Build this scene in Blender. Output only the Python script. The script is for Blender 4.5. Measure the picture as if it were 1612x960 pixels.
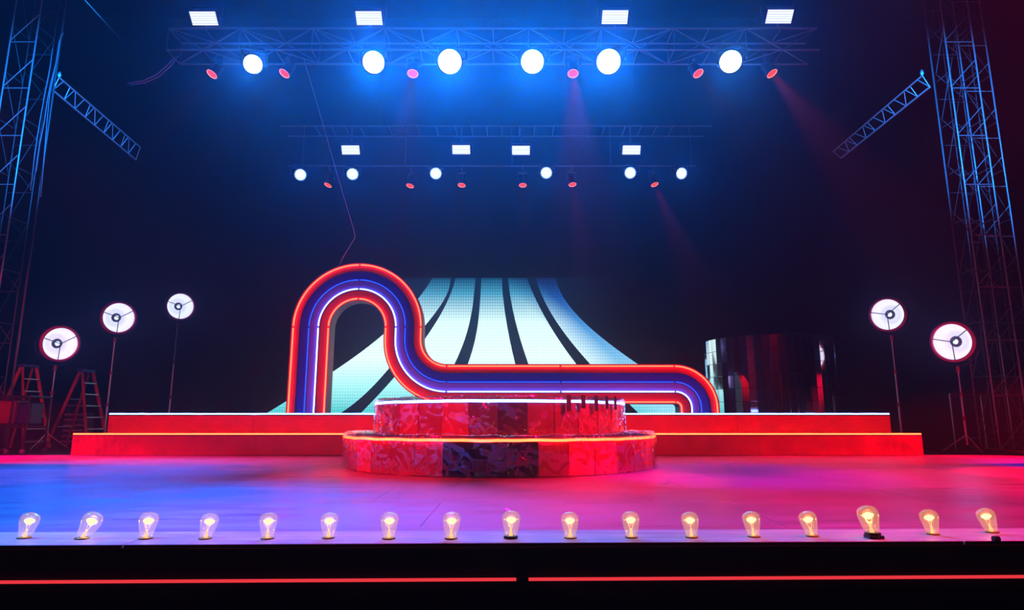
import bpy, math, random
import numpy as np
from mathutils import Vector, Matrix, Quaternion, noise

random.seed(7)
PI = math.pi
scene = bpy.context.scene
for o in list(bpy.data.objects):
    bpy.data.objects.remove(o)

# ------------------------------------------------------------------ camera
F = 993.0
PITCH = math.atan(180.0 / F)
CAM = Vector((0, 0, 0.7))
cam_d = bpy.data.cameras.new('camera')
cam = bpy.data.objects.new('camera', cam_d)
scene.collection.objects.link(cam)
cam.location = CAM
cam.rotation_euler = (PI / 2 + PITCH, 0, 0)
cam_d.sensor_width = 36.0
cam_d.lens = 36.0 * F / 1612.0
cam_d.clip_start = 0.05
cam_d.clip_end = 200
scene.camera = cam

# ------------------------------------------------------------------ world / view
world = bpy.data.worlds.new('world')
scene.world = world
world.use_nodes = True
world.node_tree.nodes['Background'].inputs[0].default_value = (0.0, 0.0002, 0.002, 1)
world.node_tree.nodes['Background'].inputs[1].default_value = 1.0
# thin theatrical haze in the air
wnt = world.node_tree
wv = wnt.nodes.new('ShaderNodeVolumeScatter')
wv.inputs['Color'].default_value = (0.9, 0.9, 0.9, 1)
wv.inputs['Density'].default_value = 0.0045
wv.inputs['Anisotropy'].default_value = 0.85
wnt.links.new(wv.outputs[0], wnt.nodes['World Output'].inputs['Volume'])
scene.view_settings.view_transform = 'Standard'
scene.view_settings.look = 'None'
scene.view_settings.gamma = 1.0
scene.view_settings.exposure = 0.0
scene.view_settings.use_curve_mapping = False
cy = scene.cycles
cy.use_denoising = True
cy.max_bounces = 6
cy.diffuse_bounces = 2
cy.glossy_bounces = 4
cy.transmission_bounces = 4
cy.transparent_max_bounces = 12
cy.volume_bounces = 0
cy.sample_clamp_indirect = 4.0
cy.caustics_reflective = False
cy.caustics_refractive = False

FWD = Vector((0, math.cos(PITCH), math.sin(PITCH)))
UPV = Vector((0, -math.sin(PITCH), math.cos(PITCH)))


def ray(px, py):
    return FWD + Vector((1, 0, 0)) * ((px - 806.0) / F) + UPV * ((480.0 - py) / F)


def at(px, py, Y):
    d = ray(px, py)
    return CAM + d * (Y / d.y)


def at_z(px, py, z):
    d = ray(px, py)
    return CAM + d * ((z - CAM.z) / d.z)


def col(name):
    return scene.collection


def spot(name, loc, target, power, color, size=60, blend=0.5, radius=0.05):
    l = bpy.data.lights.new(name, 'SPOT')
    l.energy = power
    l.color = color
    l.spot_size = math.radians(size)
    l.spot_blend = blend
    l.shadow_soft_size = radius
    o = bpy.data.objects.new(name, l)
    scene.collection.objects.link(o)
    o.location = loc
    o.rotation_mode = 'QUATERNION'
    o.rotation_quaternion = (Vector(target) - Vector(loc)).to_track_quat('-Z', 'Y')
    return o


def point(name, loc, power, color, radius=0.03):
    l = bpy.data.lights.new(name, 'POINT')
    l.energy = power
    l.color = color
    l.shadow_soft_size = radius
    o = bpy.data.objects.new(name, l)
    scene.collection.objects.link(o)
    o.location = loc
    return o


# ------------------------------------------------------------------ stage wash (lamps hung above the frame), with unseen red fills added
spot('blue_wash_lamp', (-6.0, 4.0, 8.0), (-3.4, 4.7, 0), 15500, (0.0, 0.17, 1.0), 44, 0.8, 0.1)
spot('blue_wash_lamp', (-8.5, 5.0, 8.0), (-6.5, 8.4, 0), 17000, (0.0, 0.15, 1.0), 40, 0.8, 0.1)
spot('red_wash_lamp', (5.2, 4.0, 8.6), (3.0, 5.2, 0), 8500, (1.0, 0.0, 0.14), 46, 0.8, 0.1)
spot('red_wash_lamp', (7.5, 6.0, 11.0), (6.2, 7.8, 0), 17000, (1.0, 0.0, 0.06), 30, 0.8, 0.1)
spot('magenta_wash_lamp', (-0.5, 3.0, 8.0), (-1.2, 4.4, 0), 2600, (0.9, 0.0, 0.7), 34, 0.9, 0.1)
spot('violet_wash_lamp', (3.0, 4.0, 8.0), (2.9, 8.6, 0), 4500, (0.10, 0.0, 1.0), 30, 0.9, 0.1)
spot('violet_wash_lamp', (8.0, 6.0, 8.0), (8.8, 10.2, 0), 5000, (0.03, 0.03, 1.0), 22, 0.9, 0.1)
spot('red_front_fill', (-3.5, 2.0, 6.5), (-4.9, 13.2, 0.8), 2000, (1.0, 0.0, 0.10), 34, 0.7, 0.1)  # unseen, added to redden the riser fronts
spot('red_front_fill', (3.5, 2.0, 6.5), (4.7, 13.2, 0.8), 2000, (1.0, 0.0, 0.04), 34, 0.7, 0.1)
spot('red_cross_fill', (-7.0, 4.5, 5.0), (-1.4, 9.0, 0.5), 9000, (1.0, 0.0, 0.04), 20, 0.6, 0.4)  # unseen, added to redden the platform panels and film
spot('red_cross_fill', (7.0, 4.5, 5.0), (1.0, 9.0, 0.5), 9000, (1.0, 0.0, 0.02), 20, 0.6, 0.4)
spot('red_stand_fill', (-12.2, 6.0, 5.5), (-11.2, 16.0, 1.7), 850, (1.0, 0.02, 0.16), 26, 0.7, 0.1)  # unseen, added to throw red on dish rims, stands and ladders
spot('red_stand_fill', (7.6, 6.0, 5.5), (9.4, 14.5, 2.2), 600, (1.0, 0.0, 0.20), 17, 0.7, 0.1)

# ------------------------------------------------------------------ materials
MATS = {}


def mat(name, base=(0.5, 0.5, 0.5), rough=0.5, metal=0.0, emit=None, estr=0.0, spec=0.5, bump=None, noise_amt=0.0, noise_scale=8.0,
        rough_var=0.0, sample_emit=True, alpha=None):
    m = bpy.data.materials.new(name)
    m.use_nodes = True
    nt = m.node_tree
    b = nt.nodes['Principled BSDF']
    b.inputs['Base Color'].default_value = (*base, 1)
    b.inputs['Roughness'].default_value = rough
    b.inputs['Metallic'].default_value = metal
    b.inputs['Specular IOR Level'].default_value = spec
    if emit is not None:
        b.inputs['Emission Color'].default_value = (*emit, 1)
        b.inputs['Emission Strength'].default_value = estr
        if not sample_emit:
            m.cycles.emission_sampling = 'NONE'
    tc = nt.nodes.new('ShaderNodeTexCoord')
    if noise_amt > 0 or rough_var > 0:
        n = nt.nodes.new('ShaderNodeTexNoise')
        n.inputs['Scale'].default_value = noise_scale
        n.inputs['Detail'].default_value = 5
        nt.links.new(tc.outputs['Object'], n.inputs['Vector'])
        if noise_amt > 0:
            mx = nt.nodes.new('ShaderNodeMix')
            mx.data_type = 'RGBA'
            mx.inputs[6].default_value = (*[c * (1 - noise_amt) for c in base], 1)
            mx.inputs[7].default_value = (*[min(1, c * (1 + noise_amt)) for c in base], 1)
            nt.links.new(n.outputs['Fac'], mx.inputs[0])
            nt.links.new(mx.outputs[2], b.inputs['Base Color'])
        if rough_var > 0:
            mr = nt.nodes.new('ShaderNodeMapRange')
            mr.inputs[3].default_value = max(0.02, rough - rough_var)
            mr.inputs[4].default_value = min(1, rough + rough_var)
            nt.links.new(n.outputs['Fac'], mr.inputs[0])
            nt.links.new(mr.outputs[0], b.inputs['Roughness'])
    if bump:
        sc_, st = bump
        n2 = nt.nodes.new('ShaderNodeTexNoise')
        n2.inputs['Scale'].default_value = sc_
        n2.inputs['Detail'].default_value = 4
        nt.links.new(tc.outputs['Object'], n2.inputs['Vector'])
        bp = nt.nodes.new('ShaderNodeBump')
        bp.inputs['Strength'].default_value = st
        bp.inputs['Distance'].default_value = 0.02
        nt.links.new(n2.outputs['Fac'], bp.inputs['Height'])
        nt.links.new(bp.outputs['Normal'], b.inputs['Normal'])
    MATS[name] = m
    return m


M_black = mat('black_matte', (0.012, 0.012, 0.014), 0.8, noise_amt=0.3)
M_drape = mat('black_drape', (0.004, 0.004, 0.005), 0.95, spec=0.1, noise_amt=0.3)
M_housing = mat('black_housing', (0.02, 0.02, 0.024), 0.45, noise_amt=0.2)
M_alu = mat('aluminium', (0.60, 0.62, 0.65), 0.35, 0.45, rough_var=0.1, noise_scale=3)
M_alu_dim = mat('brushed_aluminium', (0.55, 0.57, 0.6), 0.4, 0.9, rough_var=0.1)
M_truss = mat('dimmed_aluminium', (0.12, 0.125, 0.135), 0.45, 0.5, rough_var=0.1)  # aluminium darkened so trusses and poles look less lit
M_steel = mat('chrome_steel', (0.8, 0.8, 0.82), 0.32, 0.6, rough_var=0.06)
M_lip_front = mat('black_fascia', (0.006, 0.006, 0.006), 0.7, spec=0.2, noise_amt=0.3)
M_cable = mat('rubber_cable', (0.03, 0.03, 0.035), 0.4)
M_clamp = mat('clamp_red', (0.35, 0.03, 0.05), 0.4, noise_amt=0.2)


def wood_floor(name, base, rough, stretch, bump=0.15):
    m = bpy.data.materials.new(name)
    m.use_nodes = True
    nt = m.node_tree
    b = nt.nodes['Principled BSDF']
    b.inputs['Specular IOR Level'].default_value = 0.22
    g = nt.nodes.new('ShaderNodeNewGeometry')
    mp = nt.nodes.new('ShaderNodeMapping')
    mp.inputs['Scale'].default_value = stretch
    nt.links.new(g.outputs['Position'], mp.inputs['Vector'])
    n1 = nt.nodes.new('ShaderNodeTexNoise')
    n1.inputs['Scale'].default_value = 1.2
    n1.inputs['Detail'].default_value = 8
    n1.inputs['Roughness'].default_value = 0.65
    nt.links.new(mp.outputs['Vector'], n1.inputs['Vector'])
    n2 = nt.nodes.new('ShaderNodeTexNoise')
    n2.inputs['Scale'].default_value = 0.55
    n2.inputs['Detail'].default_value = 4
    nt.links.new(g.outputs['Position'], n2.inputs['Vector'])
    mixf = nt.nodes.new('ShaderNodeMath')
    mixf.operation = 'MULTIPLY'
    nt.links.new(n1.outputs['Fac'], mixf.inputs[0])
    nt.links.new(n2.outputs['Fac'], mixf.inputs[1])
    r = nt.nodes.new('ShaderNodeValToRGB')
    r.color_ramp.elements[0].position = 0.12
    r.color_ramp.elements[0].color = (*[c * 0.55 for c in base], 1)
    r.color_ramp.elements[1].position = 0.42
    r.color_ramp.elements[1].color = (*[min(1, c * 1.3) for c in base], 1)
    nt.links.new(mixf.outputs[0], r.inputs['Fac'])
    nt.links.new(r.outputs['Color'], b.inputs['Base Color'])
    mr = nt.nodes.new('ShaderNodeMapRange')
    mr.inputs[1].default_value = 0.3
    mr.inputs[2].default_value = 0.7
    mr.inputs[3].default_value = rough - 0.1
    mr.inputs[4].default_value = rough + 0.12
    nt.links.new(n1.outputs['Fac'], mr.inputs[0])
    nt.links.new(mr.outputs[0], b.inputs['Roughness'])
    bp = nt.nodes.new('ShaderNodeBump')
    bp.inputs['Strength'].default_value = bump
    bp.inputs['Distance'].default_value = 0.01
    nt.links.new(n1.outputs['Fac'], bp.inputs['Height'])
    nt.links.new(bp.outputs['Normal'], b.inputs['Normal'])
    return m


M_floor = wood_floor('painted_plywood', (0.27, 0.19, 0.27), 0.36, (0.8, 5.0, 1.0))
M_lip = wood_floor('bare_ply_edge', (0.62, 0.56, 0.52), 0.5, (2.0, 14.0, 1.0))
M_back_floor = mat('dark_backstage_floor', (0.012, 0.012, 0.014), 0.5, noise_amt=0.3)


def emis(name, c, s, sample=True):
    m = bpy.data.materials.new(name)
    m.use_nodes = True
    nt = m.node_tree
    nt.nodes.remove(nt.nodes['Principled BSDF'])
    e = nt.nodes.new('ShaderNodeEmission')
    e.inputs[0].default_value = (*c, 1)
    e.inputs[1].default_value = s
    nt.links.new(e.outputs[0], nt.nodes['Material Output'].inputs['Surface'])
    if not sample:
        m.cycles.emission_sampling = 'NONE'
    return m


# ------------------------------------------------------------------ mesh builder
class MB:
    def __init__(s):
        s.v = []
        s.f = []

    def add(s, verts, faces):
        n = len(s.v)
        s.v += [tuple(v) for v in verts]
        s.f += [tuple(i + n for i in f) for f in faces]
        return s

    def box(s, c, d, rot=None):
        c = Vector(c)
        vs = []
        for x in (-.5, .5):
            for y in (-.5, .5):
                for z in (-.5, .5):
                    p = Vector((x * d[0], y * d[1], z * d[2]))
                    if rot is not None:
                        p = rot @ p
                    vs.append(c + p)
        return s.add(vs, [(0, 1, 3, 2), (4, 6, 7, 5), (0, 4, 5, 1), (2, 3, 7, 6), (0, 2, 6, 4), (1, 5, 7, 3)])

    def bevbox(s, c, d, b):
        # box with chamfered vertical and horizontal edges (octagon profile in XZ swept in Y, then bevelled ends)
        x, y, z = d[0] / 2, d[1] / 2, d[2] / 2
        prof = [(-x + b, -z), (x - b, -z), (x, -z + b), (x, z - b), (x - b, z), (-x + b, z), (-x, z - b), (-x, -z + b)]
        rings = []
        for yy, k in ((-y, b), (-y + b, 0), (y - b, 0), (y, b)):
            rings.append([(c[0] + px * (1 - k / max(x, 1e-6)), c[1] + yy, c[2] + pz * (1 - k / max(z, 1e-6))) for px, pz in prof])
        vs = [p for r in rings for p in r]
        fs = []
        for r in range(3):
            for i in range(8):
                j = (i + 1) % 8
                fs.append((r * 8 + i, r * 8 + j, (r + 1) * 8 + j, (r + 1) * 8 + i))
        fs.append(tuple(range(7, -1, -1)))
        fs.append(tuple(range(24, 32)))
        return s.add(vs, fs)

    def tube(s, pts, r, n=8, closed=False, caps=True):
        pts = [Vector(p) for p in pts]
        m = len(pts)
        rings = []
        up = None
        for i, p in enumerate(pts):
            if closed:
                t = pts[(i + 1) % m] - pts[i - 1]
            else:
                t = pts[min(i + 1, m - 1)] - pts[max(i - 1, 0)]
            t.normalize()
            if up is None:
                up = Vector((0, 0, 1)) if abs(t.z) < .9 else Vector((1, 0, 0))
            a = t.cross(up)
            if a.length < 1e-5:
                a = t.cross(Vector((0, 1, 0)))
            a.normalize()
            b = a.cross(t).normalized()
            up = b
            rr = r[i] if isinstance(r, (list, tuple)) else r
            rings.append([p + (a * math.cos(2 * PI * k / n) + b * math.sin(2 * PI * k / n)) * rr for k in range(n)])
        vs = [q for rg in rings for q in rg]
        fs = []
        for i in range(m if closed else m - 1):
            i2 = (i + 1) % m
            for k in range(n):
                k2 = (k + 1) % n
                fs.append((i * n + k, i * n + k2, i2 * n + k2, i2 * n + k))
        if caps and not closed:
            fs.append(tuple(range(n - 1, -1, -1)))
            fs.append(tuple((m - 1) * n + k for k in range(n)))
        return s.add(vs, fs)

    def lathe(s, prof, n=24, M=None, caps=False):
        # prof: list of (r, z); revolve about Z; M places it
        vs = []
        for r, z in prof:
            for k in range(n):
                a = 2 * PI * k / n
                p = Vector((r * math.cos(a), r * math.sin(a), z))
                vs.append(M @ p if M is not None else p)
        fs = []
        for i in range(len(prof) - 1):
            for k in range(n):
                k2 = (k + 1) % n
                fs.append((i * n + k, i * n + k2, (i + 1) * n + k2, (i + 1) * n + k))
        if caps:
            fs.append(tuple(range(n - 1, -1, -1)))
            fs.append(tuple((len(prof) - 1) * n + k for k in range(n)))
        return s.add(vs, fs)

    def mesh(s, name, m, smooth=False):
        me = bpy.data.meshes.new(name)
        me.from_pydata(s.v, [], s.f)
        me.materials.append(m)
        if smooth:
            me.polygons.foreach_set('use_smooth', [True] * len(me.polygons))
        me.update()
        return me

    def build(s, name, m, parent=None, loc=(0, 0, 0), smooth=False):
        return link(name, s.mesh(name, m, smooth), parent, loc)


def link(name, me, parent=None, loc=(0, 0, 0), quat=None, scale=None):
    o = bpy.data.objects.new(name, me)
    scene.collection.objects.link(o)
    o.location = loc
    if quat is not None:
        o.rotation_mode = 'QUATERNION'
        o.rotation_quaternion = quat
    if scale is not None:
        o.scale = scale
    if parent is not None:
        o.parent = parent
    return o


def tag(o, label, cat, group=None, kind=None):
    o['label'] = label
    if cat:
        o['category'] = cat
    if group:
        o['group'] = group
    if kind:
        o['kind'] = kind
    return o


def thing(name, label, cat, loc=(0, 0, 0), rotz=0, group=None):
    o = bpy.data.objects.new(name, None)
    scene.collection.objects.link(o)
    o.empty_display_size = 0.1
    o.location = loc
    o.rotation_euler = (0, 0, rotz)
    return tag(o, label, cat, group)


def struct(o, label):
    o['kind'] = 'structure'
    o['label'] = label
    return o


_BAR = {}


def bar(name, p0, p1, r, m, parent=None):
    key = m.name
    if key not in _BAR:
        _BAR[key] = MB().lathe([(1, 0), (1, 1)], 8, None, True).mesh('bar_' + key, m)
        for i, p in enumerate(_BAR[key].polygons):
            p.use_smooth = len(p.vertices) == 4
    p0, p1 = Vector(p0), Vector(p1)
    d = p1 - p0
    return link(name, _BAR[key], parent, p0, d.to_track_quat('Z', 'Y'), (r, r, d.length))


# ------------------------------------------------------------------ the setting
back_floor = MB().box((0, 13.4, -0.06), (40, 20.8, 0.1)).build('floor_backstage', M_back_floor)
struct(back_floor, 'dark backstage floor beyond the lit stage deck')
floor = MB().box((0, 8.0, -0.03), (27, 9.9, 0.02)).build('floor', M_black)
struct(floor, 'stage floor of painted plywood sheets lit blue and red')
sheet_w, sheet_d = 2.44, 1.23
sheet = MB().bevbox((0, 0, -0.01), (sheet_w - 0.003, sheet_d - 0.003, 0.02), 0.0015).mesh('plywood_sheet', M_floor)
for j in range(8):
    for i in range(11):
        off = 1.22 if j % 2 else 0.0
        link('plywood_sheet', sheet, floor, (-12.2 + i * sheet_w + off * 0.5, 3.15 + (j + .5) * sheet_d, random.uniform(-0.0015, 0.0)))

wall = MB().box((0, 22.6, 8), (44, 0.2, 17)).build('wall_back', M_drape)
struct(wall, 'black back wall of the stage house')
struct(MB().box((-18, 11, 8), (0.2, 26, 17)).build('wall_left', M_drape), 'black wall at the left of the stage house')
struct(MB().box((18, 11, 8), (0.2, 26, 17)).build('wall_right', M_drape), 'black wall at the right of the stage house')
struct(MB().box((0, 11, 16.4), (44, 26, 0.2)).build('ceiling', M_drape), 'black ceiling above the stage')

# stage lip with footlights
LZ = 0.2
fl = at_z(0, 857.8, LZ)
fr = at_z(1612, 851.0, LZ)
yaw = math.atan2(fr.y - fl.y, fr.x - fl.x)
mid = (fl + fr) / 2
lip = thing('stage_lip', 'raised plywood stage lip with black front holding the footlight bulbs', 'stage edge', (mid.x, mid.y, 0), yaw)
x_seam = 1.85
for a, b in ((-4.5, -1.62), (-1.615, x_seam), (x_seam + 0.006, 4.5)):
    MB().bevbox(((a + b) / 2, 0.15, LZ - 0.009), (b - a, 0.30, 0.018), 0.002).build('top_board', M_lip, lip)
MB().box((0, 0.015, -0.3), (9, 0.02, 0.97)).build('front_panel', M_lip_front, lip)
MB().box((0, 0.29, 0.085), (9, 0.018, 0.19)).build('rear_panel', M_lip_front, lip)
MB().tube([(-.012, 0, 0), (.012, 0, 0)], 0.012, 8).build('cable_stub', M_black, lip, (1.99, 0.0, LZ + 0.008))
M_lipled = emis('red_rope_light', (1.0, 0.045, 0.06), 0.85)
rz = at((806), 911.0, mid.y).z
MB().tube([(-4.5, -0.008, rz), (-0.02, -0.008, rz)], 0.0065, 8).build('rope_light', M_lipled, lip)
MB().tube([(0.03, -0.008, rz), (4.5, -0.008, rz)], 0.0065, 8).build('rope_light', M_lipled, lip)
MB().box((0.005, -0.008, rz), (0.05, 0.016, 0.018)).build('connector', M_black, lip)
# drooping rope light end low on the fascia
cz = at(110, 932, mid.y - .02)
pts = [at(75, 945, mid.y - .03), at(90, 934, mid.y - .03), at(110, 928.5, mid.y - .03), at(130, 930, mid.y - .03)]
M_dimred = mat('red_vinyl_cable', (0.35, 0.01, 0.015), 0.4)
lipinv = Matrix.Translation(lip.location) @ Matrix.Rotation(yaw, 4, 'Z')
lipinv.invert()
MB().tube([lipinv @ p for p in pts], 0.004, 6).build('cable', M_dimred, lip)

# ------------------------------------------------------------------ footlight bulbs
glass = bpy.data.materials.new('clear_bulb_glass')
glass.use_nodes = True
nt = glass.node_tree
nt.nodes.remove(nt.nodes['Principled BSDF'])
tr = nt.nodes.new('ShaderNodeBsdfTransparent')
tr.inputs[0].default_value = (1.0, 0.97, 0.9, 1)
gl = nt.nodes.new('ShaderNodeBsdfGlossy')
gl.inputs['Roughness'].default_value = 0.08
lw = nt.nodes.new('ShaderNodeLayerWeight')
lw.inputs[0].default_value = 0.35
mx = nt.nodes.new('ShaderNodeMixShader')
mr = nt.nodes.new('ShaderNodeMapRange')
mr.inputs[3].default_value = 0.04
mr.inputs[4].default_value = 0.75
nt.links.new(lw.outputs['Facing'], mr.inputs[0])
nt.links.new(mr.outputs[0], mx.inputs[0])
nt.links.new(tr.outputs[0], mx.inputs[1])
nt.links.new(gl.outputs[0], mx.inputs[2])
em = nt.nodes.new('ShaderNodeEmission')
em.inputs[0].default_value = (1.0, 0.62, 0.12, 1)
em.inputs[1].default_value = 0.15
ad = nt.nodes.new('ShaderNodeAddShader')
nt.links.new(mx.outputs[0], ad.inputs[0])
nt.links.new(em.outputs[0], ad.inputs[1])
nt.links.new(ad.outputs[0], nt.nodes['Material Output'].inputs['Surface'])
glass.cycles.emission_sampling = 'NONE'
M_fil = emis('hot_filament', (1.0, 0.58, 0.13), 5.5, False)
M_stem = mat('glass_stem', (0.9, 0.85, 0.7), 0.2, emit=(1.0, 0.6, 0.2), estr=0.8, sample_emit=False)
M_socket = mat('brass_socket', (0.55, 0.33, 0.08), 0.35, 0.9)
M_socket_dark = mat('dark_socket', (0.03, 0.015, 0.01), 0.4)

env_me = MB().lathe([(0.026, 0.0), (0.0285, 0.012), (0.032, 0.030), (0.0365, 0.050), (0.0405, 0.066), (0.0415, 0.078), (0.0395, 0.091),
                     (0.032, 0.103), (0.020, 0.1105), (0.007, 0.1135), (0.0005, 0.114)], 28).mesh('glass_envelope', glass, True)
fil_pts = [(0.016 * math.cos(a), 0.016 * math.sin(a), 0.074 + 0.0015 * math.sin(6 * a)) for a in [PI * 0.1 + i * PI * 1.8 / 14 for i in range(15)]]
fil_me = MB().lathe([(0.0, 0.058), (0.011, 0.062), (0.0165, 0.072), (0.012, 0.083), (0.0, 0.087)], 12).tube(fil_pts, 0.006, 6).mesh('filament', M_fil, True)
stem_mb = MB().lathe([(0.010, 0.002), (0.008, 0.012), (0.0045, 0.026), (0.0055, 0.034), (0.001, 0.037)], 12)
for s in (-1, 1):
    stem_mb.tube([(s * 0.004, 0, 0.03), (s * 0.011, 0, 0.055), (s * 0.017, 0.0, 0.073)], 0.0013, 5)
stem_me = stem_mb.mesh('stem', M_stem, True)
sock_me = MB().lathe([(0.0285, -0.001), (0.0295, 0.0), (0.0295, 0.005), (0.026, 0.007), (0.012, 0.007)], 24).mesh('socket_collar', M_socket, True)
sock2_me = MB().lathe([(0.030, -0.001), (0.031, 0.0), (0.031, 0.010), (0.027, 0.012), (0.012, 0.012)], 24).mesh('socket_collar', M_socket_dark, True)
B = [(38, 847, 47, 811), (129, 848, 149, 808), (229, 848, 234, 807), (323, 848, 331, 809), (421, 848, 422, 808), (517, 847, 518, 809), (612, 848, 613, 807),
     (710, 848, 711, 807), (804, 847, 805, 805), (898, 847, 897, 807), (994, 846, 993, 806), (1089, 846, 1086, 808), (1187, 845, 1182, 806),
     (1279, 844, 1271, 808), (1374, 842, 1365, 797), (1469, 841, 1462, 803), (1562, 838, 1551, 803)]
ORD = ['leftmost', 'second from left', 'third from left', 'fourth from left', 'fifth from left', 'sixth from left', 'seventh from left', 'eighth from left',
       'ninth from left', 'eighth from right', 'seventh from right', 'sixth from right', 'fifth from right', 'fourth from right',
       'third from right', 'second from right', 'rightmost']
for i, (bx, by, tx, ty) in enumerate(B):
    raised = i == 14
    base = at_z(bx, by, LZ + (0.012 if raised else 0.0))
    top = at(tx, ty, base.y)
    ax = (top - base)
    h = ax.length
    ax.normalize()
    ax = (ax + Vector((0, 0.10, 0))).normalized()
    extra = {14: ', raised', 8: ', dark collared', 1: ', leaning right', 0: ', leaning and glowing'}.get(i, '')
    t = thing('footlight_bulb', 'lit clear glass footlight bulb on the stage lip, ' + ORD[i] + extra, 'light bulb', base, 0, 'row of footlight bulbs')
    q = ax.to_track_quat('Z', 'Y')
    k = min(1.12, max(0.9, h / 0.114))
    spin = Quaternion((0, 0, 1), random.uniform(0, 6.28))
    dark = i in (8, 14)
    lift = 0.004
    link('socket_collar', sock2_me if dark else sock_me, t, (0, 0, 0), None, (k, k, k))
    env = link('glass_envelope', env_me, t, ax * lift, q, (k, k, k))
    link('filament', fil_me, env, (0, 0, 0), spin)
    link('stem', stem_me, env, (0, 0, 0), spin)
    if raised:
        MB().box((0.004, 0, -0.006), (0.062, 0.05, 0.012)).build('mounting_block', M_socket_dark, t)
    point('bulb_light', base + ax * 0.072, 0.75, (1.0, 0.55, 0.14), 0.016)

# ------------------------------------------------------------------ risers
M_riser = mat('red_vinyl_fascia', (0.70, 0.02, 0.08), 0.32, noise_amt=0.25, noise_scale=2.5, bump=(9, 0.35))
M_deck = mat('riser_deck', (0.05, 0.02, 0.03), 0.5, noise_amt=0.3)
M_whiteled = emis('white_led_strip', (0.16, 0.30, 1.0), 10.0)
M_redled = emis('red_led_strip', (1.0, 0.028, 0.008), 27.0)
LOW_Y, LOW_Z = 12.85, 0.40
UP_Y, UP_Z = 13.4, 0.80


def riser(label, x0, x1, y0, y1, z0, z1, seams, led, ledmat):
    t = thing('stage_riser', label, 'riser', ((x0 + x1) / 2, y0, z0))
    ox = (x0 + x1) / 2
    xs = [x0] + seams + [x1]
    H = z1 - z0
    for a, b in zip(xs[:-1], xs[1:]):
        # slightly puckered vinyl panel
        n, m = max(6, int((b - a) / 0.12)), 6
        mb = MB()
        vs = []
        for j in range(m + 1):
            for i in range(n + 1):
                x = a + 0.004 + (b - a - 0.008) * i / n
                z = 0.005 + (H - 0.03) * j / m
                d = 0.010 * noise.noise((x * 1.7, z * 6, z0 * 9)) + 0.006 * noise.noise((x * 6, z * 9, 3 + z0))
                edge = min(i, n - i, 2) / 2
                vs.append((x - ox, -0.012 + d * edge, z))
        fs = [(j * (n + 1) + i, j * (n + 1) + i + 1, (j + 1) * (n + 1) + i + 1, (j + 1) * (n + 1) + i) for j in range(m) for i in range(n)]
        # returns at the panel's edges
        mb.add(vs, fs)
        mb.box(((a + b) / 2 - ox, 0.02, H / 2), (b - a - 0.012, 0.03, H - 0.03))
        mb.build('fascia_panel', M_riser, t, smooth=True)
        MB().box(((a + b) / 2 - ox, (y1 - y0) / 2, H - 0.012), (b - a - 0.006, y1 - y0, 0.024)).build('deck_board', M_deck, t)
    for x in (x0, x1):
        MB().box((x - ox + (0.01 if x == x0 else -0.01), (y1 - y0) / 2 + 0.04, H / 2 - 0.015), (0.02, y1 - y0 - 0.09, H - 0.03)).build('end_panel', M_riser, t)
    n = 120
    pts = [(x0 + (x1 - x0) * i / n - ox, 0.016 + 0.004 * noise.noise((i * .7, z0, 0)), H + 0.010 + 0.004 * noise.noise((i * .9, 5, z0))) for i in range(n + 1)]
    MB().tube(pts, led, 6).build('led_strip', ledmat, t, smooth=True)
    return t


riser('lower red riser with glowing orange-red strip along its top edge', -8.76, 8.17, LOW_Y, UP_Y + 3.7, 0, LOW_Z, [-5.1, -1.2, 1.5, 4.9], 0.019, M_redled)
riser('upper red riser edged with a blue-white light strip, carrying the neon arch', -8.43, 7.9, UP_Y, UP_Y + 3.7, LOW_Z, UP_Z, [-5.4, -2.0, 1.4, 4.7], 0.021, M_whiteled)

# ------------------------------------------------------------------ round platform, mirror panels under clear film
PC = Vector((-0.19, 10.33, 0))
film = bpy.data.materials.new('clear_plastic_film')
film.use_nodes = True
nt = film.node_tree
nt.nodes.remove(nt.nodes['Principled BSDF'])
tr = nt.nodes.new('ShaderNodeBsdfTransparent')
gl = nt.nodes.new('ShaderNodeBsdfGlossy')
gl.inputs['Roughness'].default_value = 0.07
gl.inputs['Color'].default_value = (0.95, 0.95, 0.95, 1)
tcn = nt.nodes.new('ShaderNodeTexCoord')
mpn = nt.nodes.new('ShaderNodeMapping')
mpn.inputs['Scale'].default_value = (1.3, 1.3, 0.8)
mpn.inputs['Rotation'].default_value = (0.5, 0.4, 0)
nt.links.new(tcn.outputs['Object'], mpn.inputs['Vector'])
wn = nt.nodes.new('ShaderNodeTexNoise')
wn.noise_type = 'RIDGED_MULTIFRACTAL'
wn.inputs['Scale'].default_value = 4.0
wn.inputs['Detail'].default_value = 3
wn.inputs['Distortion'].default_value = 1.2
nt.links.new(mpn.outputs['Vector'], wn.inputs['Vector'])
bp = nt.nodes.new('ShaderNodeBump')
bp.inputs['Strength'].default_value = 1.0
bp.inputs['Distance'].default_value = 0.05
nt.links.new(wn.outputs['Fac'], bp.inputs['Height'])
nt.links.new(bp.outputs['Normal'], gl.inputs['Normal'])
lw = nt.nodes.new('ShaderNodeLayerWeight')
lw.inputs[0].default_value = 0.3
nt.links.new(bp.outputs['Normal'], lw.inputs['Normal'])
mr = nt.nodes.new('ShaderNodeMapRange')
mr.inputs[3].default_value = 0.16
mr.inputs[4].default_value = 0.65
nt.links.new(lw.outputs['Facing'], mr.inputs[0])
mx = nt.nodes.new('ShaderNodeMixShader')
nt.links.new(mr.outputs[0], mx.inputs[0])
nt.links.new(tr.outputs[0], mx.inputs[1])
nt.links.new(gl.outputs[0], mx.inputs[2])
nt.links.new(mx.outputs[0], nt.nodes['Material Output'].inputs['Surface'])

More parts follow.
